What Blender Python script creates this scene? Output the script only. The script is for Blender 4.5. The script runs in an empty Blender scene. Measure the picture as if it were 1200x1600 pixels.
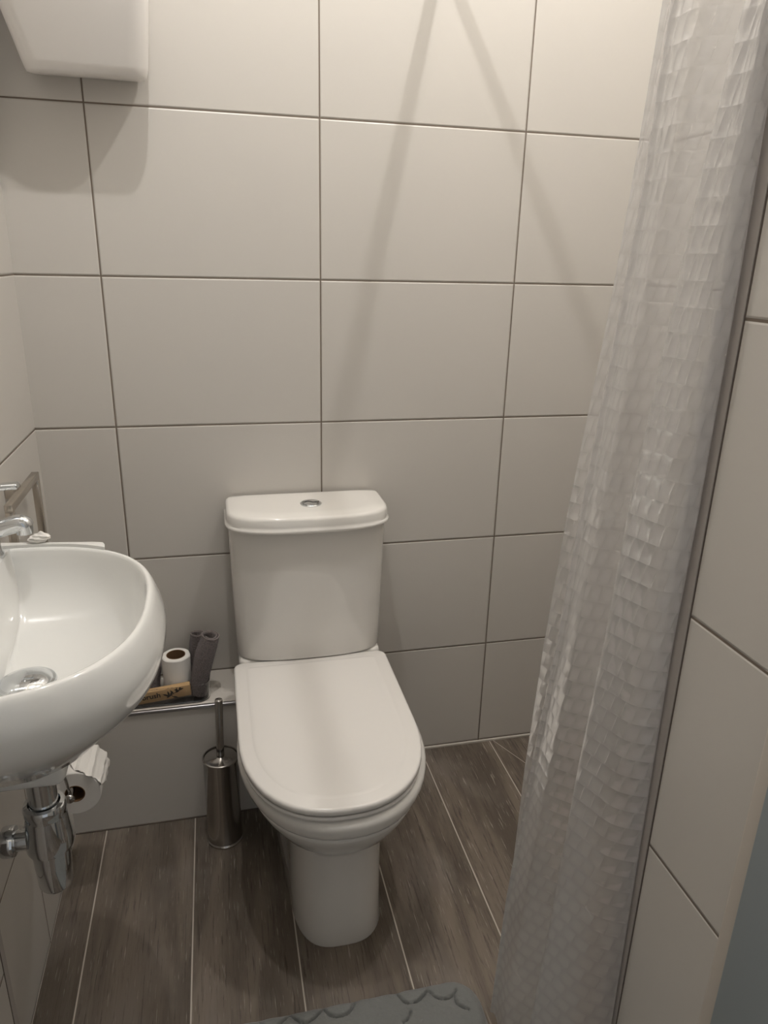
import bpy, bmesh, math, random
from math import sin, cos, pi, radians
from mathutils import Vector, Matrix
random.seed(4)
COL = bpy.context.scene.collection
SC = bpy.context.scene

# ------------------------------------------------------------------ helpers
def link(name, me, mat=None, parent=None, smooth=True, angle=None):
    o = bpy.data.objects.new(name, me)
    COL.objects.link(o)
    if mat is not None:
        me.materials.append(mat)
    for p in me.polygons:
        p.use_smooth = smooth
    if smooth and angle is not None:
        me.set_sharp_from_angle(angle=radians(angle))
    if parent is not None:
        o.parent = parent
        o.matrix_parent_inverse = Matrix.Translation(-parent.location) if parent.type == 'EMPTY' else Matrix.Identity(4)
    return o

def fin(name, bm, mat=None, parent=None, smooth=True, angle=40):
    bmesh.ops.remove_doubles(bm, verts=bm.verts, dist=1e-6)
    bmesh.ops.recalc_face_normals(bm, faces=bm.faces)
    me = bpy.data.meshes.new(name)
    bm.to_mesh(me); bm.free()
    return link(name, me, mat, parent, smooth, angle)

def tag(o, label, cat, group=None):
    o['label'] = label; o['category'] = cat
    if group: o['group'] = group
    return o

def thing(name, loc, label, cat, group=None):
    o = bpy.data.objects.new(name, None); COL.objects.link(o)
    o.location = loc; o.empty_display_size = .02
    return tag(o, label, cat, group)

def struct(o):
    o['kind'] = 'structure'; return o

def box(bm, x0, x1, y0, y1, z0, z1, bev=0, seg=2, rot=None, org=None):
    r = bmesh.ops.create_cube(bm, size=1.0)
    vs = r['verts']
    for v in vs:
        v.co = Vector(((x0+x1)/2 + v.co.x*(x1-x0), (y0+y1)/2 + v.co.y*(y1-y0), (z0+z1)/2 + v.co.z*(z1-z0)))
    if bev:
        es = list({e for v in vs for e in v.link_edges})
        r2 = bmesh.ops.bevel(bm, geom=es, offset=bev, segments=seg, affect='EDGES', profile=.5)
        vs = list({v for f in r2['faces'] for v in f.verts} | {v for v in vs if v.is_valid})
    if rot is not None:
        c = Vector(org) if org else Vector(((x0+x1)/2, (y0+y1)/2, (z0+z1)/2))
        bmesh.ops.rotate(bm, verts=[v for v in vs if v.is_valid], cent=c, matrix=rot)
    return bm

def loft(bm, rings, closed=True, cap0=True, cap1=True):
    R = [[bm.verts.new(p) for p in r] for r in rings]
    n = len(R[0])
    for a, b in zip(R[:-1], R[1:]):
        for i in range(n if closed else n-1):
            j = (i+1) % n
            bm.faces.new((a[i], a[j], b[j], b[i]))
    if cap0: bm.faces.new(list(reversed(R[0])))
    if cap1: bm.faces.new(R[-1])
    return R

def lathe(bm, prof, c=(0, 0, 0), n=40, cap0=True, cap1=True, axis='z'):
    rings = []
    for r, h in prof:
        ring = []
        for i in range(n):
            a = 2*pi*i/n
            if axis == 'z': ring.append((c[0]+r*cos(a), c[1]+r*sin(a), c[2]+h))
            elif axis == 'x': ring.append((c[0]+h, c[1]+r*cos(a), c[2]+r*sin(a)))
            else: ring.append((c[0]+r*sin(a), c[1]+h, c[2]+r*cos(a)))
        rings.append(ring)
    return loft(bm, rings, True, cap0, cap1)

def tube(bm, pts, rad, n=16, caps=True):
    P = [Vector(p) for p in pts]
    if not hasattr(rad, '__len__'): rad = [rad]*len(P)
    rings = []
    t0 = (P[1]-P[0]).normalized()
    ref = Vector((0, 0, 1)) if abs(t0.z) < .9 else Vector((1, 0, 0))
    u = t0.cross(ref).normalized()
    for i, p in enumerate(P):
        t = (P[min(i+1, len(P)-1)]-P[max(i-1, 0)]).normalized()
        u = (u - t*u.dot(t)).normalized(); w = t.cross(u)
        rings.append([p+(u*cos(2*pi*k/n)+w*sin(2*pi*k/n))*rad[i] for k in range(n)])
    return loft(bm, rings, True, caps, caps)

def smooth_pts(pts, m=6):
    P = [Vector(p) for p in pts]; out = []
    for i in range(len(P)-1):
        p0, p1, p2, p3 = P[max(i-1, 0)], P[i], P[i+1], P[min(i+2, len(P)-1)]
        for k in range(m):
            t = k/m
            out.append(.5*((2*p1)+(p2-p0)*t+(2*p0-5*p1+4*p2-p3)*t*t+(3*p1-p0-3*p2+p3)*t*t*t))
    out.append(P[-1]); return out

# ------------------------------------------------------------------ materials
def nt(name):
    m = bpy.data.materials.new(name); m.use_nodes = True
    t = m.node_tree
    return m, t, t.nodes['Principled BSDF']

def pmat(name, col, rough=.5, metal=0., coat=0., spec=.5, **kw):
    m, t, b = nt(name)
    b.inputs['Base Color'].default_value = (*col, 1)
    b.inputs['Roughness'].default_value = rough
    b.inputs['Metallic'].default_value = metal
    b.inputs['Coat Weight'].default_value = coat
    b.inputs['Coat Roughness'].default_value = .04
    b.inputs['Specular IOR Level'].default_value = spec
    for k, v in kw.items(): b.inputs[k].default_value = v
    return m

class N:
    def __init__(s, t): s.t = t
    def n(s, typ, **kw):
        x = s.t.nodes.new(typ)
        for k, v in kw.items(): setattr(x, k, v)
        return x
    def m(s, op, a, b=None, c=None):
        x = s.t.nodes.new('ShaderNodeMath'); x.operation = op
        for i, v in enumerate((a, b, c)):
            if v is None: continue
            if isinstance(v, (int, float)): x.inputs[i].default_value = v
            else: s.t.links.new(v, x.inputs[i])
        return x.outputs[0]
    def l(s, a, b): s.t.links.new(a, b)
    def ss(s, v, a, b, lo=0., hi=1.):
        x = s.t.nodes.new('ShaderNodeMapRange'); x.interpolation_type = 'SMOOTHSTEP'
        s.l(v, x.inputs[0])
        for i, q in enumerate((a, b, lo, hi)): x.inputs[i+1].default_value = q
        return x.outputs[0]
    def mix(s, f, a, b, blend='MIX'):
        x = s.t.nodes.new('ShaderNodeMix'); x.data_type = 'RGBA'; x.blend_type = blend
        for v, i in ((f, 0), (a, 6), (b, 7)):
            if isinstance(v, (int, float)): x.inputs[i].default_value = v
            elif isinstance(v, tuple): x.inputs[i].default_value = (*v, 1)
            else: s.l(v, x.inputs[i])
        return x.outputs[2]

TILE = (.60, .570, .528)
GROUT = (.17, .135, .105)
def tile_mat(name, axis, u0, du, v0=.338, dv=.33, col=TILE):
    m, t, b = nt(name); k = N(t)
    geo = k.n('ShaderNodeNewGeometry'); sp = k.n('ShaderNodeSeparateXYZ')
    k.l(geo.outputs['Position'], sp.inputs[0])
    def dist(o, a, d):
        f = k.m('FRACT', k.m('ADD', k.m('DIVIDE', k.m('SUBTRACT', o, a), d), .5))
        return k.m('MULTIPLY', k.m('ABSOLUTE', k.m('SUBTRACT', f, .5)), d)
    ds = dist(sp.outputs[2], v0, dv)
    if axis is not None:
        ds = k.m('MINIMUM', ds, dist(sp.outputs['XYZ'.index(axis)], u0, du))
    g = k.ss(ds, .0012, .0020, 1., 0.)
    nz = k.n('ShaderNodeTexNoise'); nz.inputs['Scale'].default_value = 3.
    k.l(geo.outputs['Position'], nz.inputs['Vector'])
    base = k.mix(k.m('MULTIPLY', nz.outputs[0], .12), col, (col[0]*.92, col[1]*.92, col[2]*.93))
    k.l(k.mix(g, base, GROUT), b.inputs['Base Color'])
    k.l(k.m('ADD', k.m('MULTIPLY', g, .5), .32), b.inputs['Roughness'])
    b.inputs['Specular IOR Level'].default_value = .5
    bp = k.n('ShaderNodeBump'); bp.inputs['Strength'].default_value = .7; bp.inputs['Distance'].default_value = .002
    k.l(k.ss(ds, .0010, .0042), bp.inputs['Height']); k.l(bp.outputs[0], b.inputs['Normal'])
    return m

def floor_mat():
    m, t, b = nt('wood_look_plank_tile'); k = N(t)
    geo = k.n('ShaderNodeNewGeometry'); sp = k.n('ShaderNodeSeparateXYZ')
    k.l(geo.outputs['Position'], sp.inputs[0])
    x, y = sp.outputs[0], sp.outputs[1]
    u = k.m('DIVIDE', k.m('SUBTRACT', x, .074), .2163)
    pid = k.m('FLOOR', u)
    f = k.m('FRACT', k.m('ADD', u, .5))
    d = k.m('MULTIPLY', k.m('ABSOLUTE', k.m('SUBTRACT', f, .5)), .2163)
    g = k.ss(d, .0011, .0019, 1., 0.)
    # diagonal cut joint of the shower falls, right of the last joint
    dd = k.m('ABSOLUTE', k.m('ADD', k.m('MULTIPLY', k.m('SUBTRACT', x, 1.1729), .906), k.m('MULTIPLY', k.m('ADD', y, .0152), .422)))
    gd = k.m('MULTIPLY', k.ss(dd, .0006, .0012, 1., 0.), k.ss(x, 1.160, 1.164))
    g = k.m('MAXIMUM', g, gd)
    wn = k.n('ShaderNodeTexWhiteNoise', noise_dimensions='1D'); k.l(k.m('ADD', pid, 7.3), wn.inputs['W'])
    cb = k.n('ShaderNodeCombineXYZ')
    k.l(k.m('ADD', x, k.m('MULTIPLY', wn.outputs[0], 5.)), cb.inputs[0]); k.l(y, cb.inputs[1])
    k.l(k.m('MULTIPLY', pid, 3.1), cb.inputs[2])
    def noise(sx, sy, det, rough=.55, dist=0.):
        mp = k.n('ShaderNodeMapping'); mp.inputs['Scale'].default_value = (sx, sy, 1)
        k.l(cb.outputs[0], mp.inputs[0])
        nz = k.n('ShaderNodeTexNoise'); nz.inputs['Scale'].default_value = 1.
        nz.inputs['Detail'].default_value = det; nz.inputs['Roughness'].default_value = rough
        nz.inputs['Distortion'].default_value = dist
        k.l(mp.outputs[0], nz.inputs['Vector']); return nz.outputs[0]
    a = noise(14, 2.2, 4, .6, .6); bgr = noise(230, 9, 5, .7, .3); c = noise(330, 14, 3, .6); e = noise(9, 5, 3)
    c1 = k.mix(k.ss(a, .32, .68), (.100, .080, .062), (.200, .163, .128))
    c1 = k.mix(k.m('MULTIPLY', k.ss(e, .45, .7), .45), c1, (.235, .205, .178))
    c1 = k.mix(k.m('MULTIPLY', k.ss(bgr, .46, .34), .75), c1, (.050, .039, .032))
    c1 = k.mix(k.m('MULTIPLY', k.ss(c, .62, .70), .55), c1, (.44, .40, .35))
    c1 = k.mix(k.m('MULTIPLY', k.m('SUBTRACT', wn.outputs[0], .3), .35), c1, (.09, .075, .062))
    k.l(k.mix(g, c1, (.52, .47, .41)), b.inputs['Base Color'])
    b.inputs['Roughness'].default_value = .5
    b.inputs['Specular IOR Level'].default_value = .35
    bp = k.n('ShaderNodeBump'); bp.inputs['Strength'].default_value = .35; bp.inputs['Distance'].default_value = .0015
    k.l(k.m('SUBTRACT', bgr, g), bp.inputs['Height']); k.l(bp.outputs[0], b.inputs['Normal'])
    return m

def noise_bump(m, scale, dist, strength=.6, detail=4):
    t = m.node_tree; k = N(t); b = t.nodes['Principled BSDF']
    tc = k.n('ShaderNodeTexCoord'); nz = k.n('ShaderNodeTexNoise')
    nz.inputs['Scale'].default_value = scale; nz.inputs['Detail'].default_value = detail
    k.l(tc.outputs['Object'], nz.inputs['Vector'])
    bp = k.n('ShaderNodeBump'); bp.inputs['Strength'].default_value = strength; bp.inputs['Distance'].default_value = dist
    k.l(nz.outputs[0], bp.inputs['Height']); k.l(bp.outputs[0], b.inputs['Normal'])
    return nz

M = {}
M['wall_back'] = tile_mat('wall_tile_back', 'X', .1721, .4743)
M['wall_left'] = tile_mat('wall_tile_left', 'Y', -.467, .4743)
M['wall_right'] = tile_mat('wall_tile_right', None, 0, 1)
M['floor'] = floor_mat()
M['plaster'] = pmat('matt_white_paint', (.80, .78, .74), .8)
M['ledge_top_lit'] = pmat('ledge_tile_top_lit', (.72, .67, .61), .35)  # paler than the ledge front; light from above is put into the colour
M['ledge_front'] = pmat('ledge_tile_front', TILE, .38, spec=.35)
M['trim_metal'] = pmat('brushed_trim_metal', (.55, .54, .56), .28, 1.)
M['trim_grey'] = pmat('grey_edge_trim', (.44, .405, .38), .45)
M['dark_gap'] = pmat('dark_joint', (.12, .095, .08), .8)
M['bluegrey'] = pmat('blue_grey_paint', (.30, .34, .36), .5)
M['edge_paint'] = pmat('pale_bullnose_tile', (.62, .57, .51), .4)
M['ceramic'] = pmat('white_glazed_ceramic', (.80, .775, .735), .10, coat=.4)
M['basin'] = pmat('white_basin_glaze', (.82, .815, .79), .08, coat=.5)
M['seat'] = pmat('white_seat_plastic', (.82, .79, .755), .16, coat=.25)
M['chrome'] = pmat('polished_chrome', (.72, .74, .76), .06, 1.)
M['steel'] = pmat('polished_steel', (.50, .48, .46), .16, 1.)
M['satin'] = pmat('satin_nickel', (.62, .57, .51), .25, 1.)
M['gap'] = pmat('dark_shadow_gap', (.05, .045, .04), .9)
M['paper'] = pmat('toilet_tissue', (.82, .79, .75), .95, spec=.1); noise_bump(M['paper'], 180, .001, .5)
M['core'] = pmat('brown_card_core', (.17, .10, .055), .9, spec=.1)
M['kraft'] = pmat('kraft_card', (.50, .33, .17), .75, spec=.2); noise_bump(M['kraft'], 300, .0003, .3)
M['ink'] = pmat('dark_print', (.035, .028, .022), .7)
M['unit'] = pmat('white_unit_plastic', (.80, .77, .74), .35)
M['towel'] = pmat('grey_terry_towel', (.19, .157, .152), 1., spec=.05)
nz = noise_bump(M['towel'], 480, .005, 1., 3)
_k = N(M['towel'].node_tree)
_k.l(_k.mix(_k.ss(nz.outputs[0], .35, .65), (.125, .102, .102), (.255, .213, .208)), M['towel'].node_tree.nodes['Principled BSDF'].inputs['Base Color'])
M['towel'].node_tree.nodes['Principled BSDF'].inputs['Sheen Weight'].default_value = .3
M['hem'] = pmat('grey_towel_hem', (.30, .26, .25), 1., spec=.05); noise_bump(M['hem'], 500, .002, 1.)
M['mat'] = pmat('grey_memory_mat', (.205, .208, .200), .95, spec=.1); noise_bump(M['mat'], 120, .004, .6, 5)
M['mat'].node_tree.nodes['Principled BSDF'].inputs['Sheen Weight'].default_value = .25
M['clear'] = pmat('clear_plastic', (.97, .97, .97), .03, **{'Transmission Weight': 1., 'IOR': 1.46})
M['sealant'] = pmat('pale_sealant', (.55, .51, .46), .6)
M['white_metal'] = pmat('white_enamel', (.8, .8, .78), .4)

def curtain_mat():
    m, t, b = nt('translucent_woven_curtain'); k = N(t)
    t.nodes.remove(b); out = t.nodes['Material Output']
    uv = k.n('ShaderNodeUVMap'); sp = k.n('ShaderNodeSeparateXYZ'); k.l(uv.outputs[0], sp.inputs[0])
    u, v = sp.outputs[0], sp.outputs[1]
    vv = k.m('DIVIDE', v, .0262)
    row = k.m('FLOOR', vv)
    uu = k.m('ADD', k.m('DIVIDE', u, .0150), k.m('MULTIPLY', k.m('MODULO', row, 2.), .5))
    fu, fv = k.m('FRACT', uu), k.m('FRACT', vv)
    # each woven cell is a soft pillow that leans to one side
    fl = k.m('FRACT', k.m('ADD', fu, k.m('MULTIPLY', fv, .25)))
    su = k.m('SINE', k.m('MULTIPLY', k.m('POWER', fl, .62), pi)); sv = k.m('SINE', k.m('MULTIPLY', fv, pi))
    pil = k.m('MULTIPLY', k.m('POWER', su, .8), k.m('POWER', sv, .8))
    nz = k.n('ShaderNodeTexNoise'); nz.inputs['Scale'].default_value = 30.; k.l(uv.outputs[0], nz.inputs['Vector'])
    h = k.m('ADD', pil, k.m('MULTIPLY', nz.outputs[0], 1.2))
    bp = k.n('ShaderNodeBump'); bp.inputs['Strength'].default_value = .55; bp.inputs['Distance'].default_value = .0016
    k.l(h, bp.inputs['Height'])
    e = k.ss(pil, .05, .95)
    dif = k.n('ShaderNodeBsdfDiffuse'); tr = k.n('ShaderNodeBsdfTranslucent'); tp = k.n('ShaderNodeBsdfTransparent')
    gl = k.n('ShaderNodeBsdfGlossy'); gl.inputs['Roughness'].default_value = .13
    dif.inputs[0].default_value = (.78, .765, .765, 1); tr.inputs[0].default_value = (.80, .785, .78, 1)
    tp.inputs[0].default_value = (.92, .92, .92, 1); gl.inputs[0].default_value = (.9, .9, .9, 1)
    for s in (dif, tr, gl): k.l(bp.outputs[0], s.inputs['Normal'])
    a = k.n('ShaderNodeMixShader'); a.inputs[0].default_value = .45; k.l(dif.outputs[0], a.inputs[1]); k.l(tr.outputs[0], a.inputs[2])
    c = k.n('ShaderNodeMixShader'); k.l(k.m('SUBTRACT', .36, k.m('MULTIPLY', e, .085)), c.inputs[0]); k.l(a.outputs[0], c.inputs[1]); k.l(tp.outputs[0], c.inputs[2])
    lw = k.n('ShaderNodeFresnel'); lw.inputs[0].default_value = 1.45; k.l(bp.outputs[0], lw.inputs['Normal'])
    d = k.n('ShaderNodeMixShader'); k.l(k.m('MINIMUM', lw.outputs[0], .30), d.inputs[0]); k.l(c.outputs[0], d.inputs[1]); k.l(gl.outputs[0], d.inputs[2])
    k.l(d.outputs[0], out.inputs[0])
    return m
M['curtain'] = curtain_mat()

def emit(name, col, s):
    m, t, b = nt(name)
    b.inputs['Emission Color'].default_value = (*col, 1); b.inputs['Emission Strength'].default_value = s
    return m
M['bulb'] = emit('lit_bulb', (1., .9, .78), 6.)

# ------------------------------------------------------------------ setting
CEIL = 2.83
FRONT = -2.35
def sbox(name, mat, *a, bev=0):
    bm = bmesh.new(); box(bm, *a, bev=bev)
    return struct(fin(name, bm, M[mat], smooth=bool(bev)))
sbox('floor', 'floor', -.1, 1.60, FRONT-.1, .1, -.08, 0)
sbox('ceiling', 'plaster', -.1, 1.60, FRONT-.1, .1, CEIL, CEIL+.08)
sbox('wall_back', 'wall_back', 0., 1.50, 0, .1, 0, CEIL)
sbox('wall_left', 'wall_left', -.1, 0, FRONT, .1, 0, CEIL)
sbox('wall_shower', 'wall_left', 1.50, 1.60, -1.25, .1, 0, CEIL)
sbox('wall_right', 'wall_right', .916, 1.50, -1.222, -1.0825, 0, CEIL)
# low tiled boxing that stands out of the left wall nearer the door
sbox('wall_left_boxing', 'wall_left', 0, .039, FRONT, -.8165, 0, .55)
sbox('trim_1', 'trim_grey', 0, .0398, -.8145, -.7995, 0, .55)
sbox('trim_9', 'dark_gap', 0, .0395, -.8165, -.8145, 0, .55)
# edge trim of the shower opening, with its dark joint
sbox('trim_2', 'trim_grey', .9145, .96, -1.0808, -1.045, 0, CEIL)
sbox('trim_3', 'dark_gap', .9155, .95, -1.0826, -1.0807, 0, CEIL)
# pale bullnose where the tiles end, then the painted door lining
bm = bmesh.new(); box(bm, .914, 1.0, -1.246, -1.2185, 0, CEIL, bev=.006, seg=3)
struct(fin('trim_4', bm, M['edge_paint']))
bm = bmesh.new(); box(bm, .905, 1.0, -1.40, -1.2445, 0, CEIL, bev=.004, seg=2)
struct(fin('trim_5', bm, M['bluegrey']))
sbox('wall_right_door_side', 'plaster', .916, 1.0, FRONT, -1.395, 0, CEIL)
# front wall with an open doorway behind the photographer
bm = bmesh.new()
box(bm, 0, .10, FRONT-.1, FRONT, 0, CEIL); box(bm, .84, .916, FRONT-.1, FRONT, 0, CEIL); box(bm, .10, .84, FRONT-.1, FRONT, 2.05, CEIL)
struct(fin('wall_front', bm, M['plaster'], smooth=False))

# tiled pipe ledge along the back wall
LZ = .336
bm = bmesh.new(); box(bm, 0, .47, -.1545, 0, 0, LZ-.008)
struct(fin('wall_ledge', bm, M['ledge_front'], smooth=False))
bm = bmesh.new(); box(bm, 0.0, .47, -.1500, 0, LZ-.009, LZ)
struct(fin('wall_ledge_top', bm, M['ledge_top_lit'], smooth=False))
bm = bmesh.new(); box(bm, 0.0, .47, -.1585, -.1495, LZ-.009, LZ+.0006, bev=.0025, seg=3)
struct(fin('trim_6', bm, M['trim_metal']))
# sealant lines
bm = bmesh.new(); box(bm, .47, 1.50, -.005, 0, 0, .005); struct(fin('trim_7', bm, M['sealant'], smooth=False))
bm = bmesh.new(); box(bm, 0, .47, -.1575, -.1545, 0, .003); struct(fin('trim_8', bm, M['dark_gap'], smooth=False))

# ------------------------------------------------------------------ toilet
TX = .598
def dshape(hw, yb, ym, yf, z, n=26, p=2.3, rb=.02, hwb=None):
    """plan outline, anticlockwise from back right corner: straight back and sides, superellipse nose"""
    hwb = hw if hwb is None else hwb
    P = []
    for i in range(7):                                   # back left corner (rounded)
        a = pi/2 + (pi/2)*i/6
        P.append((TX-hwb+rb+rb*cos(a), yb-rb+rb*sin(a), z))
    for i in range(1, 8):                                # left side
        t = i/8; P.append((TX-(hwb+(hw-hwb)*t), (yb-rb)*(1-t)+ym*t, z))
    for i in range(n+1):                                 # nose
        a = pi + pi*i/n; c, s = cos(a), sin(a)
        P.append((TX+hw*math.copysign(abs(c)**(2/p), c), ym-(ym-yf)*abs(s)**(2/p), z))
    for i in range(7, 0, -1):
        t = i/8; P.append((TX+(hwb+(hw-hwb)*t), (yb-rb)*(1-t)+ym*t, z))
    for i in range(7):
        a = (pi/2)*i/6
        P.append((TX+hwb-rb+rb*cos(a), yb-rb+rb*sin(a), z))
    return P

toilet = thing('toilet', (TX, -.35, 0), 'white close-coupled toilet with closed lid standing on the wood-look floor', 'toilet')
# pan
bm = bmesh.new()
prof = [(.000, .100, -.598, -.165, .116, 3.0), (.004, .101, -.599, -.165, .118, 3.0), (.05, .099, -.595, -.165, .118, 2.8), (.15, .100, -.592, -.165, .120, 2.7),
        (.235, .103, -.596, -.165, .122, 2.5), (.258, .107, -.604, -.165, .125, 2.4), (.267, .115, -.616, -.165, .128, 2.3), (.276, .132, -.630, -.165, .132, 2.2),
        (.298, .155, -.650, -.165, .138, 2.2), (.326, .173, -.667, -.165, .146, 2.2), (.334, .177, -.671, -.15, .150, 2.2), (.340, .180, -.674, -.10, .150, 2.2), (.350, .184, -.678, -.05, .151, 2.2), (.358, .1868, -.6805, -.045, .152, 2.2), (.3608, .1845, -.678, -.04, .153, 2.2), (.3635, .189, -.683, -.04, .156, 2.2),
        (.372, .1945, -.687, -.03, .162, 2.2), (.387, .1985, -.691, -.025, .170, 2.2), (.397, .1975, -.690, -.025, .174, 2.2), (.4035, .192, -.685, -.026, .176, 2.2), (.4065, .182, -.676, -.03, .172, 2.2), (.4085, .165, -.66, -.04, .165, 2.2)]
loft(bm, [[(x+(.003 if z > .26 else .006), y, z_) for x, y, z_ in dshape(h, yb, -.42, yf, z, p=p, hwb=hb)] for z, h, yf, yb, hb, p in prof])
fin('pan', bm, M['ceramic'], toilet, angle=60)
# deck that carries the cistern
bm = bmesh.new()
def deck(z, i): return dshape(.178-i, -.027-i, -.10, -.142+i, z, p=7, rb=.018)
loft(bm, [deck(.400, 0), deck(.428, 0), deck(.434, .002), deck(.437, .006)])
fin('pan_deck', bm, M['ceramic'], toilet)
# seat ring
bm = bmesh.new()
def lid_ring(i, z): return [(x-.003, y, zz) for x, y, zz in dshape(.1875-i, -.146-i, -.44, -.686+i, z, rb=.022-min(i, .01))]
loft(bm, [lid_ring(.006, .4085), lid_ring(.001, .411), lid_ring(.000, .415), lid_ring(.002, .4185), lid_ring(.02, .4187)])
fin('seat', bm, M['seat'], toilet)
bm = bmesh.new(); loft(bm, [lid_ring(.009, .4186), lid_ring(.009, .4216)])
fin('seat_gap_shade', bm, M['gap'], toilet)  # dark slab filling the slit under the lid, standing for its shade
# closed lid
bm = bmesh.new()
loft(bm, [lid_ring(.006, .4215), lid_ring(.001, .4225), lid_ring(-.001, .426), lid_ring(-.001, .433), lid_ring(.001, .4362), lid_ring(.005, .4375),
          lid_ring(.026, .4382), lid_ring(.0285, .4388), lid_ring(.031, .4398), lid_ring(.036, .4402), lid_ring(.07, .4402)])
fin('lid', bm, M['seat'], toilet, angle=50)
# hinges
for s in (-1, 1):
    bm = bmesh.new(); lathe(bm, [(.009, -.02), (.011, -.018), (.011, .018), (.009, .02)], (TX+s*.075, -.141, .441), 20, axis='x')
    fin('hinge', bm, M['chrome'], toilet)
# cistern body
def cring(hw, yf, z, i=0): return dshape(hw-i, -.012, -.085, yf+i, z, p=2.9, rb=.012)
bm = bmesh.new()
loft(bm, [cring(.172, -.150, .4375, .004), cring(.1775, -.158, .4400), cring(.1795, -.161, .447), cring(.181, -.165, .50), cring(.185, -.173, .65), cring(.1875, -.178, .79)])
fin('cistern', bm, M['ceramic'], toilet)
clid = None
bm = bmesh.new()
def lr(i, z): return dshape(.1955-i, -.010, -.095, -.198+i, z, p=3.0, rb=.012)
loft(bm, [lr(.012, .7855), lr(.002, .7850), lr(.000, .7880), lr(.0008, .7925), lr(.0035, .7945), lr(.004, .800), lr(.005, .8140), lr(.0075, .8190), lr(.013, .8218), lr(.05, .8225)])
clid = fin('cistern_lid', bm, M['ceramic'], toilet, angle=50)
bm = bmesh.new()
lathe(bm, [(.0255, .0), (.0255, .0025), (.0235, .0042), (.0205, .0038), (.020, .0026), (.0195, .0048), (.010, .0062), (.0, .0064)], (TX+.008, -.100, .8222), 40)
bt = fin('flush_button', bm, M['chrome'], toilet)
bm = bmesh.new()
tube(bm, smooth_pts([(TX-.011, -.100, .8288), (TX+.003, -.096, .8290), (TX+.013, -.104, .8290), (TX+.027, -.100, .8288)]), .0008, 8)
fin('button_groove', bm, M['gap'], bt)

# ------------------------------------------------------------------ basin
basin = thing('wash_basin', (.0, -.63, .58), 'white egg-shaped wall-hung wash basin on the left wall', 'basin')
BC, BA, RIMZ, BOT = (.060, -.720), (.230, .240), .900, (.098, -.715)
def ell(c, ax, z, lim, p=2.5, n=84):
    P = []
    for i in range(n):
        a = 2*pi*i/n; cc, s = cos(a), sin(a)
        P.append((max(c[0]+ax[0]*math.copysign(abs(cc)**(2/p), cc), lim), c[1]+ax[1]*math.copysign(abs(s)**(2/p), s), z))
    return P
def lerp(a, b, t): return a+(b-a)*t
bm = bmesh.new()
outer = [(.622, .10), (.628, .16), (.640, .225), (.655, .31), (.670, .393), (.70, .583), (.74, .757), (.78, .935), (.80, 1.005), (.82, 1.05), (.836, 1.068), (.85, 1.072), (.865, 1.060), (.88, 1.041), (.891, 1.023), (.8965, 1.010), (.8995, .998)]
inner = [(.9003, .985), (.8992, .972), (.895, .960), (.886, .945), (.868, .918), (.845, .872), (.82, .79), (.795, .66), (.778, .50), (.768, .34), (.763, .20), (.762, .12)]
R = []
for z, sc in outer:
    t = max(0, min(1, (RIMZ-z)/.30)); tt = t**1.3
    R.append(ell((lerp(BC[0], BOT[0], tt), lerp(BC[1], BOT[1], tt)), (BA[0]*sc*(1-.10*tt), BA[1]*sc*(1-.12*tt)), z, .003, 2.5-.4*tt))
for z, sc in inner:
    t = max(0, min(1, (RIMZ-z)/.138))
    R.append(ell((lerp(BC[0], .101, t), lerp(BC[1], -.694, t)), (BA[0]*sc, BA[1]*sc), z, lerp(.047, .062, min(1, t*1.3)), 2.5-.3*t))
loft(bm, R)
fin('bowl', bm, M['basin'], basin, angle=75)
# raised straight lip along the far side, cut round the bowl
bm = bmesh.new()
def arc():
    P = []
    for i in range(21):
        a = lerp(.26, .60, i/20)*pi
        cc, sn = cos(a), sin(a)
        P.append((BC[0]+BA[0]*.985*math.copysign(abs(cc)**.8, cc), BC[1]+BA[1]*.985*abs(sn)**.8))
    return P
out = [(.003, -.4585), (.181, -.4830), (.190, -.4855), (.1965, -.4905), (.2005, -.500)] + [q for q in arc() if q[0] < .205] + [(.003, -.478)]
def ins(d, z): return [(x, y - (d if y > -.4870 and i < 5 else d*.5 if i < 5 else 0), z) for i, (x, y) in enumerate(out)]
loft(bm, [ins(.004, .845), ins(0, .858), ins(0, .9005), ins(.0015, .9042), ins(.0045, .9056), ins(.007, .9058)])
fin('rear_lip', bm, M['basin'], basin, angle=50)
# flat outlet boss under the bowl
bm = bmesh.new(); box(bm, .003, .147, -.752, -.672, .611, .70, bev=.016, seg=4)
fin('outlet_boss', bm, M['basin'], basin)
# domed chrome waste
bm = bmesh.new()
lathe(bm, [(.030, -.001), (.0405, .0005), (.0415, .003), (.040, .0055), (.036, .0062), (.034, .0088), (.022, .0135), (.010, .0152), (0, .0156)], (.101, -.694, .7625), 48)
waste = fin('basin_waste', bm, M['chrome'], basin)

# mixer tap
TY, TXX = -.517, .0265
tap = thing('mixer_tap', (TXX, TY, .90), 'chrome lever mixer tap at the far end of the white basin', 'tap')
bm = bmesh.new()
lathe(bm, [(.0200, 0), (.0205, .002), (.0205, .005), (.0180, .008), (.0165, .022), (.0172, .070), (.0185, .078), (.017, .082)], (TXX, TY, .9004), 40)
fin('tap_body', bm, M['chrome'], tap)
bm = bmesh.new()
sp_pts = smooth_pts([(TXX, TY, .944), (.048, TY, .949), (.062, TY, .953), (.074, TY, .956), (.0815, TY, .9545), (.0840, TY, .950)], 8)
tube(bm, sp_pts, [.0135+.0015*min(1, i/24) for i in range(len(sp_pts))], 24)
sp_ = fin('spout', bm, M['chrome'], tap)
bm = bmesh.new(); lathe(bm, [(.0105, -.012), (.0128, -.011), (.0134, 0), (.0134, .009)], (.0825, TY, .9500), 28)
fin('aerator', bm, M['chrome'], sp_)
bm = bmesh.new()
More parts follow.
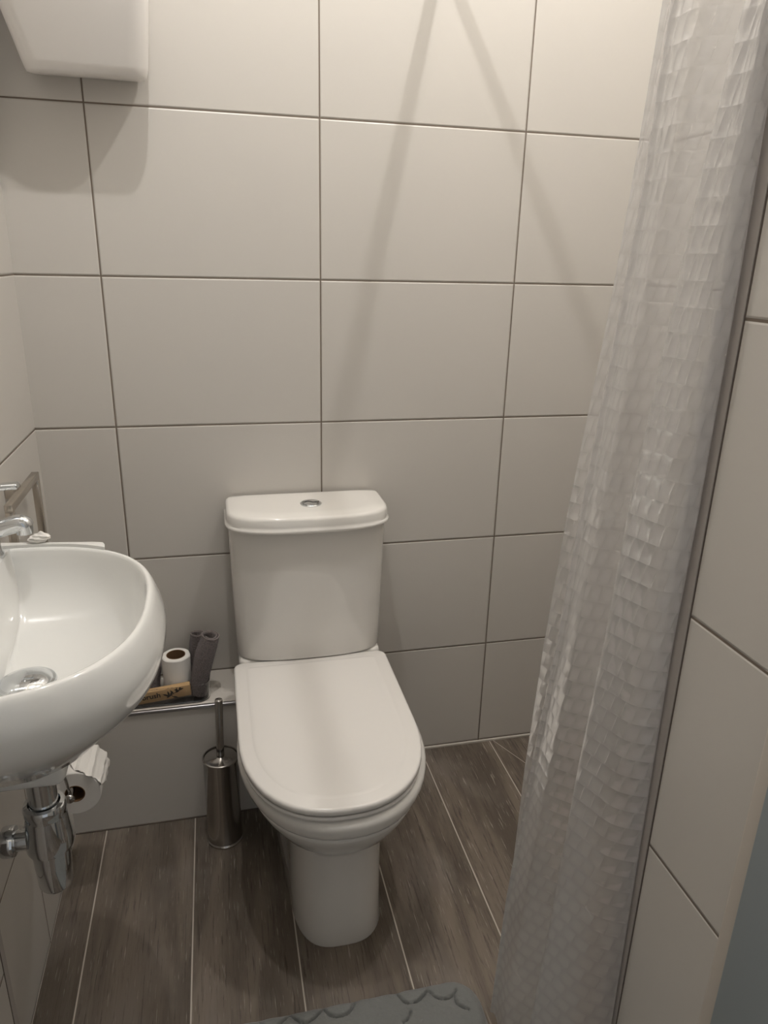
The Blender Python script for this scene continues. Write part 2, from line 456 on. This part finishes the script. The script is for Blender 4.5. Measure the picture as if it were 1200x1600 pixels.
lathe(bm, [(.0165, 0), (.018, .004), (.0175, .022), (.014, .034), (.006, .038), (0, .0385)], (TXX, TY, .982), 40)
lv = fin('lever_hub', bm, M['chrome'], tap)
bm = bmesh.new(); box(bm, .010, .084, TY-.010, TY+.010, 1.0135, 1.0235, bev=.0042, seg=3, rot=Matrix.Rotation(radians(-2), 3, 'Y'), org=(TXX, TY, 1.018))
fin('lever', bm, M['chrome'], lv)

# bottle trap
TRX, TRY, TRD = .1045, -.719, .050
trap = thing('bottle_trap', (TRX, TRY, .395), 'chrome bottle trap and waste pipe under the basin', 'waste trap')
bm = bmesh.new(); lathe(bm, [(.0215, .49), (.0215, .612)], (TRX, TRY, 0), 40); fin('waste_pipe', bm, M['chrome'], trap)
bm = bmesh.new(); lathe(bm, [(.024, .566), (.0300, .565), (.0315, .561), (.0315, .551), (.0305, .547), (.0305, .543), (.028, .542)], (TRX, TRY, 0), 40, False, False); fin('collar_nut', bm, M['chrome'], trap)
bm = bmesh.new(); lathe(bm, [(.018, .4015), (.0235, .4030), (.0262, .408), (.0280, .45), (.0290, .478), (.0345, .481), (.0355, .486), (.0345, .502), (.0305, .543), (.029, .549), (.021, .551)], (TRX, TRY, 0), 48); fin('bottle', bm, M['chrome'], trap)
bm = bmesh.new(); tube(bm, [(.088, TRY, .498), (.001, TRY, .498)], .0165, 28); ot = fin('outlet_pipe', bm, M['chrome'], trap)
bm = bmesh.new(); lathe(bm, [(.018, -.010), (.0235, -.009), (.0245, -.006), (.0245, .006), (.0235, .009), (.018, .010)], (.046, TRY, .498), 32, axis='x'); fin('outlet_nut', bm, M['chrome'], ot)

# crumpled tissue behind the shelf edge
bm = bmesh.new(); bmesh.ops.create_icosphere(bm, subdivisions=4, radius=1)
for v in bm.verts:
    d = v.co.normalized(); k = 1+.16*sin(5*d.x+2)*cos(6*d.y)+.10*sin(13*d.z+3*d.x)
    v.co = Vector((.092+.0165*d.x*k+.004*d.z, -.4745+.009*d.y*k, .9130+.0110*d.z*k*(1-.5*abs(d.x))))
tag(fin('tissue', bm, M['paper']), 'scrap of crumpled white tissue on the far lip of the basin', 'tissue')

# square towel ring on the left wall
ring = thing('towel_holder', (0, -.28, .93), 'square satin metal towel holder on the left wall behind the tap', 'towel holder')
bm = bmesh.new(); X0, X1, YA, YB, ZT, ZB = .022, .036, -.395, -.175, .948, .72
box(bm, X0, X1, YA, YB, ZT-.014, ZT, bev=.001); fin('top_bar', bm, M['satin'], ring)
for y in (YA, YB-.013):
    bm = bmesh.new(); box(bm, X0, X1, y, y+.013, ZB, ZT-.0138, bev=.001); fin('side_bar', bm, M['satin'], ring)
bm = bmesh.new(); box(bm, X0, X1, YA, YB, ZB-.0135, ZB+.0002, bev=.001); fin('bottom_bar', bm, M['satin'], ring)
bm = bmesh.new(); box(bm, 0, .023, -.300, -.270, ZT-.018, ZT+.004, bev=.002); fin('wall_mount', bm, M['satin'], ring)

# roll holder + roll low on the left wall, seen under the basin
RX, RZ, RY0, RY1 = .0600, .2795, -.352, -.250
rh = thing('toilet_roll_holder', (0, -.30, .30), 'thin chrome toilet roll holder low on the left wall under the basin', 'roll holder')
BRX, BRZ = RX-.004, RZ+.0133
bm = bmesh.new(); tube(bm, [(BRX, RY0-.030, BRZ), (BRX, RY1+.01, BRZ)], .0055, 18); fin('bar', bm, M['steel'], rh)
bm = bmesh.new(); bmesh.ops.create_uvsphere(bm, u_segments=20, v_segments=12, radius=.0105)
for v in bm.verts: v.co = Vector((BRX+v.co.x, RY0-.031+v.co.y*.6, BRZ+v.co.z))
fin('bar_end', bm, M['steel'], rh)
bm = bmesh.new(); tube(bm, smooth_pts([(BRX, RY0-.020, BRZ+.003), (BRX-.002, RY0-.022, BRZ+.022), (BRX-.006, RY0-.022, BRZ+.048), (BRX-.018, RY0-.016, BRZ+.062), (.002, RY0, RZ+.07)], 6), .003, 12); fin('arm', bm, M['steel'], rh)
bm = bmesh.new(); lathe(bm, [(.018, 0), (.018, .004), (.016, .006)], (0, RY0, RZ+.07), 28, axis='x'); fin('wall_plate', bm, M['steel'], rh)

def roll_mesh(bm, ro, ri, L, n=56, jag=0):
    rings = []
    for r, h in [(ri, 0), (ro-.002, 0), (ro, .002), (ro, L-.002), (ro-.002, L), (ri, L), (ri, 0)]:
        rings.append([(r*cos(2*pi*i/n), r*sin(2*pi*i/n), h) for i in range(n)])
    loft(bm, rings, True, False, False)
def core_mesh(bm, ri, L, n=40):
    loft(bm, [[(r*cos(2*pi*i/n), r*sin(2*pi*i/n), h) for i in range(n)] for r, h in [(ri+.0004, -.0006), (ri+.0004, L+.0006), (ri-.0012, L+.0006), (ri-.0012, -.0006), (ri+.0004, -.0006)]], True, False, False)

tr = thing('toilet_roll', (RX, RY0, RZ), 'white toilet roll with a torn loose sheet hanging on the holder under the basin', 'toilet roll')
mx = Matrix.Rotation(radians(-90), 4, 'X')
def place(bm, mat4):
    bmesh.ops.transform(bm, matrix=mat4, verts=bm.verts); return bm
off = Matrix.Translation((RX, RY0, RZ)) @ mx
bm = bmesh.new(); roll_mesh(bm, .0535, .0205, .1); place(bm, off); fin('paper', bm, M['paper'], tr, angle=35)
bm = bmesh.new(); core_mesh(bm, .0205, .1); place(bm, off); fin('core', bm, M['core'], tr)
# loose torn sheet over the outer right side
bm = bmesh.new(); rows = []
for j in range(29):
    a = radians(112 - j*4.4); r = .0552 + .0035*sin(j*.55)**2 + .0012*sin(j*1.9)
    y0 = RY0-.003 + .0045*sin(j*.8) + (.045*(1-j/9) if j < 9 else 0) + (.05*((j-20)/8)**1.5 if j > 20 else 0)
    row = []
    for i in range(9):
        y = lerp(y0, RY1-.002, i/8); row.append((RX+(r+.0012*sin(i*1.7+j))*cos(a), y, RZ+r*sin(a)))
    rows.append(row)
inner_ = [[(p[0]-.0007*cos(radians(112-j*4.4)), p[1], p[2]-.0007*sin(radians(112-j*4.4))) for p in row] for j, row in enumerate(rows)]
loft(bm, [r+list(reversed(q)) for r, q in zip(rows, inner_)])
fin('loose_sheet', bm, M['paper'], tr)

# ------------------------------------------------------------------ toilet brush
BX, BY = .3645, -.236
br = thing('toilet_brush_holder', (BX, BY, 0), 'slim polished steel toilet brush holder on the floor beside the toilet', 'toilet brush')
bm = bmesh.new(); lathe(bm, [(.040, 0), (.0445, .001), (.0445, .004), (.0425, .006), (.0415, .008), (.0415, .236), (.043, .238), (.043, .2415), (.040, .2425), (.0395, .236)], (BX, BY, 0), 56, True, True); fin('canister', bm, M['steel'], br)
bm = bmesh.new(); lathe(bm, [(.0385, .2365), (.0385, .2395), (.012, .2405), (.009, .243)], (BX, BY, 0), 48); fin('lid', bm, M['steel'], br)
bm = bmesh.new(); tube(bm, [(BX, BY, .240), (BX+.001, BY, .30), (BX+.0035, BY+.001, .395), (BX+.0035, BY+.001, .3985), (BX+.0035, BY+.001, .400)], [.0092, .0092, .0092, .0085, .006], 28); fin('handle', bm, M['steel'], br)

# ------------------------------------------------------------------ tray and what stands in it
TZ = LZ + .0005
def rrect(x0, x1, y0, y1, r, z, n=8):
    P = []
    for cx, cy, a0 in ((x1-r, y1-r, 0), (x0+r, y1-r, 90), (x0+r, y0+r, 180), (x1-r, y0+r, 270)):
        for i in range(n+1):
            a = radians(a0+90*i/n); P.append((cx+r*cos(a), cy+r*sin(a), z))
    return P
bm = bmesh.new(); tx0, tx1, ty0, ty1 = .10, .3475, -.1465, -.012
loft(bm, [rrect(tx0+.004, tx1-.004, ty0+.004, ty1-.004, .024, TZ), rrect(tx0+.001, tx1-.001, ty0+.001, ty1-.001, .027, TZ+.002), rrect(tx0, tx1, ty0, ty1, .028, TZ+.05), rrect(tx0+.0008, tx1-.0008, ty0+.0008, ty1-.0008, .0272, TZ+.0508),
          rrect(tx0+.0018, tx1-.0018, ty0+.0018, ty1-.0018, .0262, TZ+.05), rrect(tx0+.003, tx1-.003, ty0+.003, ty1-.003, .025, TZ+.003), rrect(tx0+.006, tx1-.006, ty0+.006, ty1-.006, .022, TZ+.002)])
tag(fin('tray', bm, M['clear']), 'clear plastic tray with rounded corners on the tiled ledge beside the toilet', 'tray')
IZ = TZ + .0028
# standing toilet roll
t2 = thing('toilet_roll', (.2685, -.078, IZ), 'nearly used white toilet roll standing upright in the clear tray', 'toilet roll')
o4 = Matrix.Translation((.2685, -.078, IZ))
bm = bmesh.new(); roll_mesh(bm, .0345, .0225, .099); place(bm, o4)
for v in bm.verts:
    if v.co.z > IZ+.09: v.co.x += .001*sin(v.co.y*200)
fin('paper', bm, M['paper'], t2, angle=35)
bm = bmesh.new(); core_mesh(bm, .0225, .099); place(bm, o4); fin('core', bm, M['core'], t2)

def rolled_towel(base, top, r0, r1, turns, label, bend=(0, 0, 0), bulge=0.):
    """a terry cloth rolled up: a thick spiral band lofted along a leaning axis, with a stitched hem along the mouth"""
    th = thing('rolled_towel', base, label, 'towel', 'rolled grey towels in the clear tray')
    A, B = Vector(base), Vector(top); L = 30; n = 44
    ax = (B-A).normalized(); u = ax.cross(Vector((0, 1, 0))).normalized(); w = ax.cross(u)
    def spiral(r, thick, k):
        a = 2*pi*turns*k; rr = r*(.60+.40*k)
        return a, rr
    N_ = int(n*turns)
    bm = bmesh.new(); rings = []
    for j in range(L+1):
        t = j/L; r = lerp(r0, r1, t) * (1+.035*sin(t*9+1)) + bulge*sin(pi*t); c = A.lerp(B, t) + Vector(bend)*sin(pi*t)
        thick = r*.36/turns
        o_, i_ = [], []
        for q in range(N_+1):
            a, rr = spiral(r, thick, q/N_); a += .7
            wob = 1+.025*sin(3*a+5*t)+.02*sin(11*t+a)+random.uniform(-.035, .035)
            e = u*cos(a)+w*sin(a)
            z = ax*(.0012*sin(2*a+1) if j == L else 0)
            o_.append(c+e*rr*wob+z); i_.append(c+e*max(rr*wob-thick*.86, .001)+z)
        rings.append(o_+list(reversed(i_)))
    if True:                                            # rounded mouth edge
        last = rings[-1]; h = len(last)//2
        mid = [(last[q]+last[2*h-1-q])/2 for q in range(h)]
        rings.append([p.lerp(m_, .35)+ax*.0018 for p, m_ in zip(last, mid+mid[::-1])])
    loft(bm, rings)
    tw = fin('towel_roll', bm, M['towel'], th, angle=80)
    bm = bmesh.new(); pts = []
    c = B
    for q in range(0, N_+1):
        a, rr = spiral(r1, 0, q/N_); a += .7
        e = u*cos(a)+w*sin(a); pts.append(c+e*(rr*.985)*(1+.035*sin(10))+ax*.0022+ax*.0012*sin(2*a+1))
    tube(bm, pts, r1*.055, 8)
    fin('hem', bm, M['hem'], tw)
    return th
rolled_towel((.3170, -.111, IZ+.0055), (.3535, -.115, .502), .0225, .0245, 1.7, 'dark grey rolled towel leaning right at the front right corner of the tray', (-.004, 0, 0), .0035)
rolled_towel((.3085, -.050, IZ+.002), (.3200, -.041, .470), .0195, .0200, 1.7, 'dark grey rolled towel standing behind the leaning towel, against the wall', (0, 0, 0), .001)
rolled_towel((.2040, -.072, IZ+.0025), (.2100, -.066, .404), .0225, .0225, 2.0, 'short dark grey rolled towel half hidden by the basin, left of the standing toilet roll')

# kraft toothbrush box
kb = thing('card_box', (.235, -.131, IZ), 'long brown kraft card box with black lettering and bamboo print in the tray', 'box')
KR = Matrix.Rotation(radians(-5.), 4, 'Y') @ Matrix.Rotation(radians(1.5), 4, 'Z')
KM = Matrix.Translation((.216, -.1275, IZ+.0220)) @ KR
KL, KD, KH = .085, .0085, .0145
bm = bmesh.new(); box(bm, -KL, KL, -KD, KD, -KH, KH, bev=.0008); place(bm, KM); fin('carton', bm, M['kraft'], kb)
cu = bpy.data.curves.new('lettering', 'FONT'); cu.body = 'brush'; cu.size = .019; cu.offset = .0004; cu.extrude = .0001; cu.align_x = 'RIGHT'
to = bpy.data.objects.new('tmp', cu); COL.objects.link(to)
dg = bpy.context.evaluated_depsgraph_get(); me = bpy.data.meshes.new_from_object(to.evaluated_get(dg))
bpy.data.objects.remove(to); me.name = 'lettering'
me.transform(KM @ Matrix.Translation((.014, -KD-.0003, -.0040)) @ Matrix.Rotation(radians(90), 4, 'X'))
link('lettering', me, M['ink'], kb, smooth=False)
bm = bmesh.new()
def leaf(x, z, ang, L, wd=.0022):
    c, s = cos(radians(ang)), sin(radians(ang)); P = []
    for t, h in ((0, 0), (.3, 1), (.65, .8), (1, 0), (.65, -.8), (.3, -1)):
        a, b = t*L, h*wd; P.append((x-.012+a*c-b*s, z+a*s+b*c))
    loft(bm, [[(px, -KD-.0002, pz) for px, pz in P], [(px, -KD-.0005, pz) for px, pz in P]])
def stem(x0, z0, x1, z1, w=.0006):
    d = Vector((x1-x0, 0, z1-z0)).normalized(); nn = Vector((-d.z, 0, d.x))*w
    x0 -= .012; x1 -= .012
    P = [Vector((x0, 0, z0))+nn, Vector((x1, 0, z1))+nn, Vector((x1, 0, z1))-nn, Vector((x0, 0, z0))-nn]
    loft(bm, [[(p.x, -KD-.0002, p.z) for p in P], [(p.x, -KD-.0005, p.z) for p in P]])
stem(.040, -.010, .072, .008); stem(.050, -.0045, .058, -.013)
for x, z, a, L in ((.046, -.006, 150, .018), (.046, -.006, 100, .016), (.048, -.005, 60, .013), (.05, -.004, 200, .012), (.056, -.001, 120, .013), (.06, .001, 20, .014), (.064, .004, 80, .010), (.07, .007, 10, .012), (.07, .007, 50, .009), (.068, .006, 160, .010), (.053, -.009, -20, .014)):
    leaf(x, z, a, L)
place(bm, KM); fin('bamboo_print', bm, M['ink'], kb, smooth=False)

# ------------------------------------------------------------------ white unit on the back wall, upper left
wu = thing('wall_unit', (.19, 0, 1.7), 'white tapered unit fixed high on the back wall in the top left corner', 'wall unit')
bm = bmesh.new()
def ur(x0, x1, yf, z, zf, r=.014):
    P = rrect(x0, x1, yf, -.001, r, z, 5)
    return [(x, y, lerp(z, zf, max(0, min(1, (-y)/.16)))) for x, y, _ in P]
loft(bm, [ur(.090, .288, -.084, 1.7008, 1.6765, .03), ur(.0855, .296, -.095, 1.7025, 1.6780, .032), ur(.084, .3000, -.102, 1.707, 1.684, .034), ur(.080, .3035, -.108, 1.72, 1.70, .034),
          ur(.062, .309, -.132, 1.78, 1.78, .03), ur(.050, .3130, -.155, 1.84, 1.84, .026), ur(.040, .318, -.17, 1.95, 1.95, .02), ur(.036, .320, -.175, 2.10, 2.10, .02), ur(.04, .316, -.17, 2.108, 2.108, .02)])
fin('casing', bm, M['unit'], wu, angle=60)

# ------------------------------------------------------------------ bath mat
def mat_mesh():
    x0, x1, y0, y1, r, h = .235, .8425, -1.16, -.727, .055, .020
    step = .0021; bm = bmesh.new(); grid = {}
    # grooves drawn as chains of scallops (plan coordinates)
    def scallop(pts):
        return [Vector((x, y)) for x, y in pts]
    G = GROOVES
    nx, ny = int((x1-x0)/step), int((y1-y0)/step)
    for j in range(ny+1):
        for i in range(nx+1):
            x = x0+(x1-x0)*i/nx; y = y0+(y1-y0)*j/ny
            # signed distance to the rounded rectangle, clamp outside points onto its edge
            cx, cy = min(max(x, x0+r), x1-r), min(max(y, y0+r), y1-r)
            d = math.hypot(x-cx, y-cy)
            if d > r:
                x, y = cx+(x-cx)*r/d, cy+(y-cy)*r/d; d = r
            e = r-d if (x-cx or y-cy) else min(x-x0, x1-x, y1-y, y-y0)
            e = min(e, x-x0 if x-x0 < r else 9, x1-x if x1-x < r else 9, y1-y if y1-y < r else 9, y-y0 if y-y0 < r else 9) if d < r else 0
            z = h*(1-max(0, 1-e/.018)**2.2*.8)
            g = 1
            if y > -.87:
                p = Vector((x, y)); dm = 9
                for a, b in G:
                    ab = b-a; t = max(0, min(1, (p-a).dot(ab)/ab.length_squared)); dm = min(dm, (p-a-ab*t).length)
                z -= 0.0105*max(0, 1-dm/.0030)**.8 + .0022*max(0, 1-dm/.016)
            z += .0007*sin(x*140+2*sin(y*60))*sin(y*130)
            grid[i, j] = bm.verts.new((x, y, max(z, .003)))
    for j in range(ny):
        for i in range(nx):
            try: bm.faces.new((grid[i, j], grid[i+1, j], grid[i+1, j+1], grid[i, j+1]))
            except ValueError: pass
    edge = [e for e in bm.edges if len(e.link_faces) == 1]
    ex = bmesh.ops.extrude_edge_only(bm, edges=edge)
    nv = [v for v in ex['geom'] if isinstance(v, bmesh.types.BMVert)]
    for v in nv: v.co.z = .0
    return bm
GROOVES = []
def groove(pts):
    P = [Vector(p) for p in smooth_pts([(x, y, 0) for x, y in pts], 4)]
    for a, b in zip(P[:-1], P[1:]):
        a2, b2 = Vector((a.x, a.y)), Vector((b.x, b.y))
        if (b2-a2).length > 1e-5: GROOVES.append((a2, b2))
groove([(0.4752, -0.7339), (0.4858, -0.7479), (0.5007, -0.758), (0.5197, -0.7517), (0.5382, -0.7367)])
groove([(0.5382, -0.7367), (0.5483, -0.7515), (0.5635, -0.7589), (0.5871, -0.7534), (0.599, -0.7344)])
groove([(0.6841, -0.7347), (0.6922, -0.7541), (0.703, -0.7616), (0.7232, -0.7585), (0.7452, -0.7422)])
groove([(0.7452, -0.7422), (0.7556, -0.7587), (0.7727, -0.7667), (0.7886, -0.7648), (0.7999, -0.7546)])
groove([(0.7945, -0.7602), (0.7923, -0.7774), (0.8002, -0.7891), (0.8126, -0.7969)])
groove([(0.7009, -0.7775), (0.6921, -0.7903), (0.6818, -0.7944)])
groove([(0.4188, -0.7386), (0.4412, -0.7556), (0.4579, -0.7469), (0.4752, -0.7339)])
tag(fin('bath_mat', mat_mesh(), M['mat'], angle=80), 'grey memory-foam bath mat with scalloped stitching on the floor in front of the toilet', 'bath mat')

# ------------------------------------------------------------------ shower curtain and rail
def lerp_rows(z, tab):
    tab = sorted(tab)
    if z <= tab[0][0]: a, b = tab[0], tab[1]
    elif z >= tab[-1][0]: a, b = tab[-2], tab[-1]
    else:
        for a, b in zip(tab[:-1], tab[1:]):
            if a[0] <= z <= b[0]: break
    t = (z-a[0])/(b[0]-a[0]); return (lerp(a[1], b[1], t), lerp(a[2], b[2], t))
# fold lines: (height, x, y)
FOLD = {'R': [(1.6008, 0.908, -1.0674), (1.4445, 0.909, -1.0701), (1.3263, 0.909, -1.0723), (1.1217, 0.909, -1.0723), (0.9599, 0.909, -1.0672), (0.7783, 0.909, -1.0684), (0.5724, 0.909, -1.0724), (0.3487, 0.909, -1.0773)], 'L2': [(1.6062, 0.888, -1.0414), (1.4467, 0.88, -1.0252), (1.3217, 0.876, -1.0171), (1.1001, 0.868, -1.0034), (0.9289, 0.862, -1.0023), (0.7251, 0.856, -0.9905), (0.4986, 0.847, -0.99), (0.2405, 0.838, -0.9827)], 'L1': [(1.6415, 0.89, -0.9144), (1.4553, 0.886, -0.9121), (1.3126, 0.882, -0.9028), (1.0578, 0.874, -0.8819), (0.8554, 0.868, -0.8705), (0.6092, 0.862, -0.8447), (0.3213, 0.853, -0.8241), (0.018, 0.845, -0.8206)], 'L': [(1.6519, 0.9, -0.8799), (1.4596, 0.9, -0.8616), (1.3082, 0.899, -0.8458), (1.0303, 0.895, -0.806), (0.8062, 0.891, -0.7856), (0.5462, 0.888, -0.77), (0.2668, 0.88, -0.7783), (-0.0391, 0.87, -0.784)]}
def curtain():
    zs = [.035 + (1.945-.035)*i/210 for i in range(211)]
    bm = bmesh.new(); uvl = bm.loops.layers.uv.new('UVMap')
    rows, us = [], []
    for z in zs:
        R_, L2, L1, L_ = (Vector(lerp_rows(z, FOLD[k])) for k in ('R', 'L2', 'L1', 'L'))
        view = Vector((.80, -.60)); fw_ = Vector((.60, .80))      # along / away from the room's middle
        gather = max(0, min(1, (z-1.6)/.35))
        nodes = [R_+Vector((.006, .030)), R_+Vector((.001, .010)), R_,
                 R_.lerp(L2, .40)+fw_*-.016, L2+view*.014+fw_*-.012, L2, L2+view*.006+fw_*.016, L2+view*.034+fw_*.070,
                 L2.lerp(L1, .12)+fw_*.062, L2.lerp(L1, .60)+fw_*.012, L1+view*.010+fw_*-.004, L1, L1+view*.006+fw_*.016, L1+view*.022+fw_*.055,
                 L1.lerp(L_, .4)+fw_*.035, L_]
        nodes = [Vector((min(p.x, .965) if p.y > -1.03 else min(p.x, .9115), p.y, 0)) for p in nodes]
        pts = smooth_pts(nodes, 9)
        acc = [0]
        for a, b in zip(pts[:-1], pts[1:]): acc.append(acc[-1]+(b-a).length)
        rows.append([bm.verts.new((p.x+.0008*sin(acc[i]*90+z*7), p.y, z)) for i, p in enumerate(pts)]); us.append(acc)
    for j in range(len(zs)-1):
        for i in range(len(rows[0])-1):
            f = bm.faces.new((rows[j][i], rows[j][i+1], rows[j+1][i+1], rows[j+1][i]))
            for lp, (a, b) in zip(f.loops, ((j, i), (j, i+1), (j+1, i+1), (j+1, i))):
                lp[uvl].uv = (us[105][b], zs[a])
    bm.normal_update()
    me = bpy.data.meshes.new('shower_curtain'); bm.to_mesh(me); bm.free()
    return link('shower_curtain', me, M['curtain'], None, True)
tag(curtain(), 'translucent white woven-pattern shower curtain gathered at the right beside the tiled wall', 'shower curtain')
rail = thing('curtain_rail', (.902, -.55, 1.98), 'straight chrome shower curtain rail above the shower opening', 'curtain rail')
bm = bmesh.new(); tube(bm, [(.902, -.001, 1.980), (.902, -1.185, 1.980)], .0125, 24); fin('rod', bm, M['chrome'], rail)
bm = bmesh.new(); lathe(bm, [(.028, 0), (.028, -.006), (.017, -.016)], (.902, 0, 1.980), 32, axis='y'); fin('flange', bm, M['chrome'], rail)
bm = bmesh.new(); box(bm, .885, .916, -1.199, -1.185, 1.962, 1.998, bev=.003); fin('flange', bm, M['chrome'], rail)

# ------------------------------------------------------------------ ceiling spotlights
LY = -.66
for (sx, lab) in ((.43, 'lit recessed downlight in the ceiling above the toilet'), (1.076, 'lit recessed downlight in the ceiling above the shower')):
    dl = thing('downlight', (sx, LY, CEIL), lab, 'ceiling light', 'recessed ceiling downlights')
    bm = bmesh.new(); lathe(bm, [(.030, -.001), (.030, -.006), (.040, -.007), (.044, -.004), (.044, -.0002)], (sx, LY, CEIL), 40, False, False); fin('rim', bm, M['chrome'], dl)
    bm = bmesh.new(); lathe(bm, [(.0, -.0015), (.030, -.0015), (.030, -.0005)], (sx, LY, CEIL), 32); fin('bulb', bm, M['bulb'], dl)
    ld = bpy.data.lights.new('downlight_lamp', 'POINT'); ld.energy = 26.; ld.shadow_soft_size = .016; ld.color = (1., .978, .95)
    lo = bpy.data.objects.new('downlight_lamp', ld); COL.objects.link(lo); lo.location = (sx, LY, CEIL-.024)

# daylight / hall light through the open doorway
W = bpy.data.worlds.new('hall'); SC.world = W; W.use_nodes = True
W.node_tree.nodes['Background'].inputs[0].default_value = (.93, .97, 1., 1)
W.node_tree.nodes['Background'].inputs[1].default_value = .38

# ------------------------------------------------------------------ camera
cam = bpy.data.cameras.new('camera'); co = bpy.data.objects.new('camera', cam); COL.objects.link(co)
r = Vector((0.97440405, -0.22359741, 0.02325829)); u = Vector((0.05238347, 0.32644818, 0.94376245)); f = Vector((0.21861547, 0.9183876, -0.32980524))
co.matrix_world = Matrix(((r.x, u.x, -f.x, .39901), (r.y, u.y, -f.y, -1.72361), (r.z, u.z, -f.z, 1.37529), (0, 0, 0, 1)))
cam.sensor_fit = 'VERTICAL'; cam.sensor_height = 36; cam.lens = 36*1127.68/1600; cam.clip_start = .02
SC.camera = co
vs = SC.view_settings; vs.view_transform = 'Standard'; vs.look = 'None'; vs.exposure = 0.; vs.gamma = 1.; vs.use_curve_mapping = False
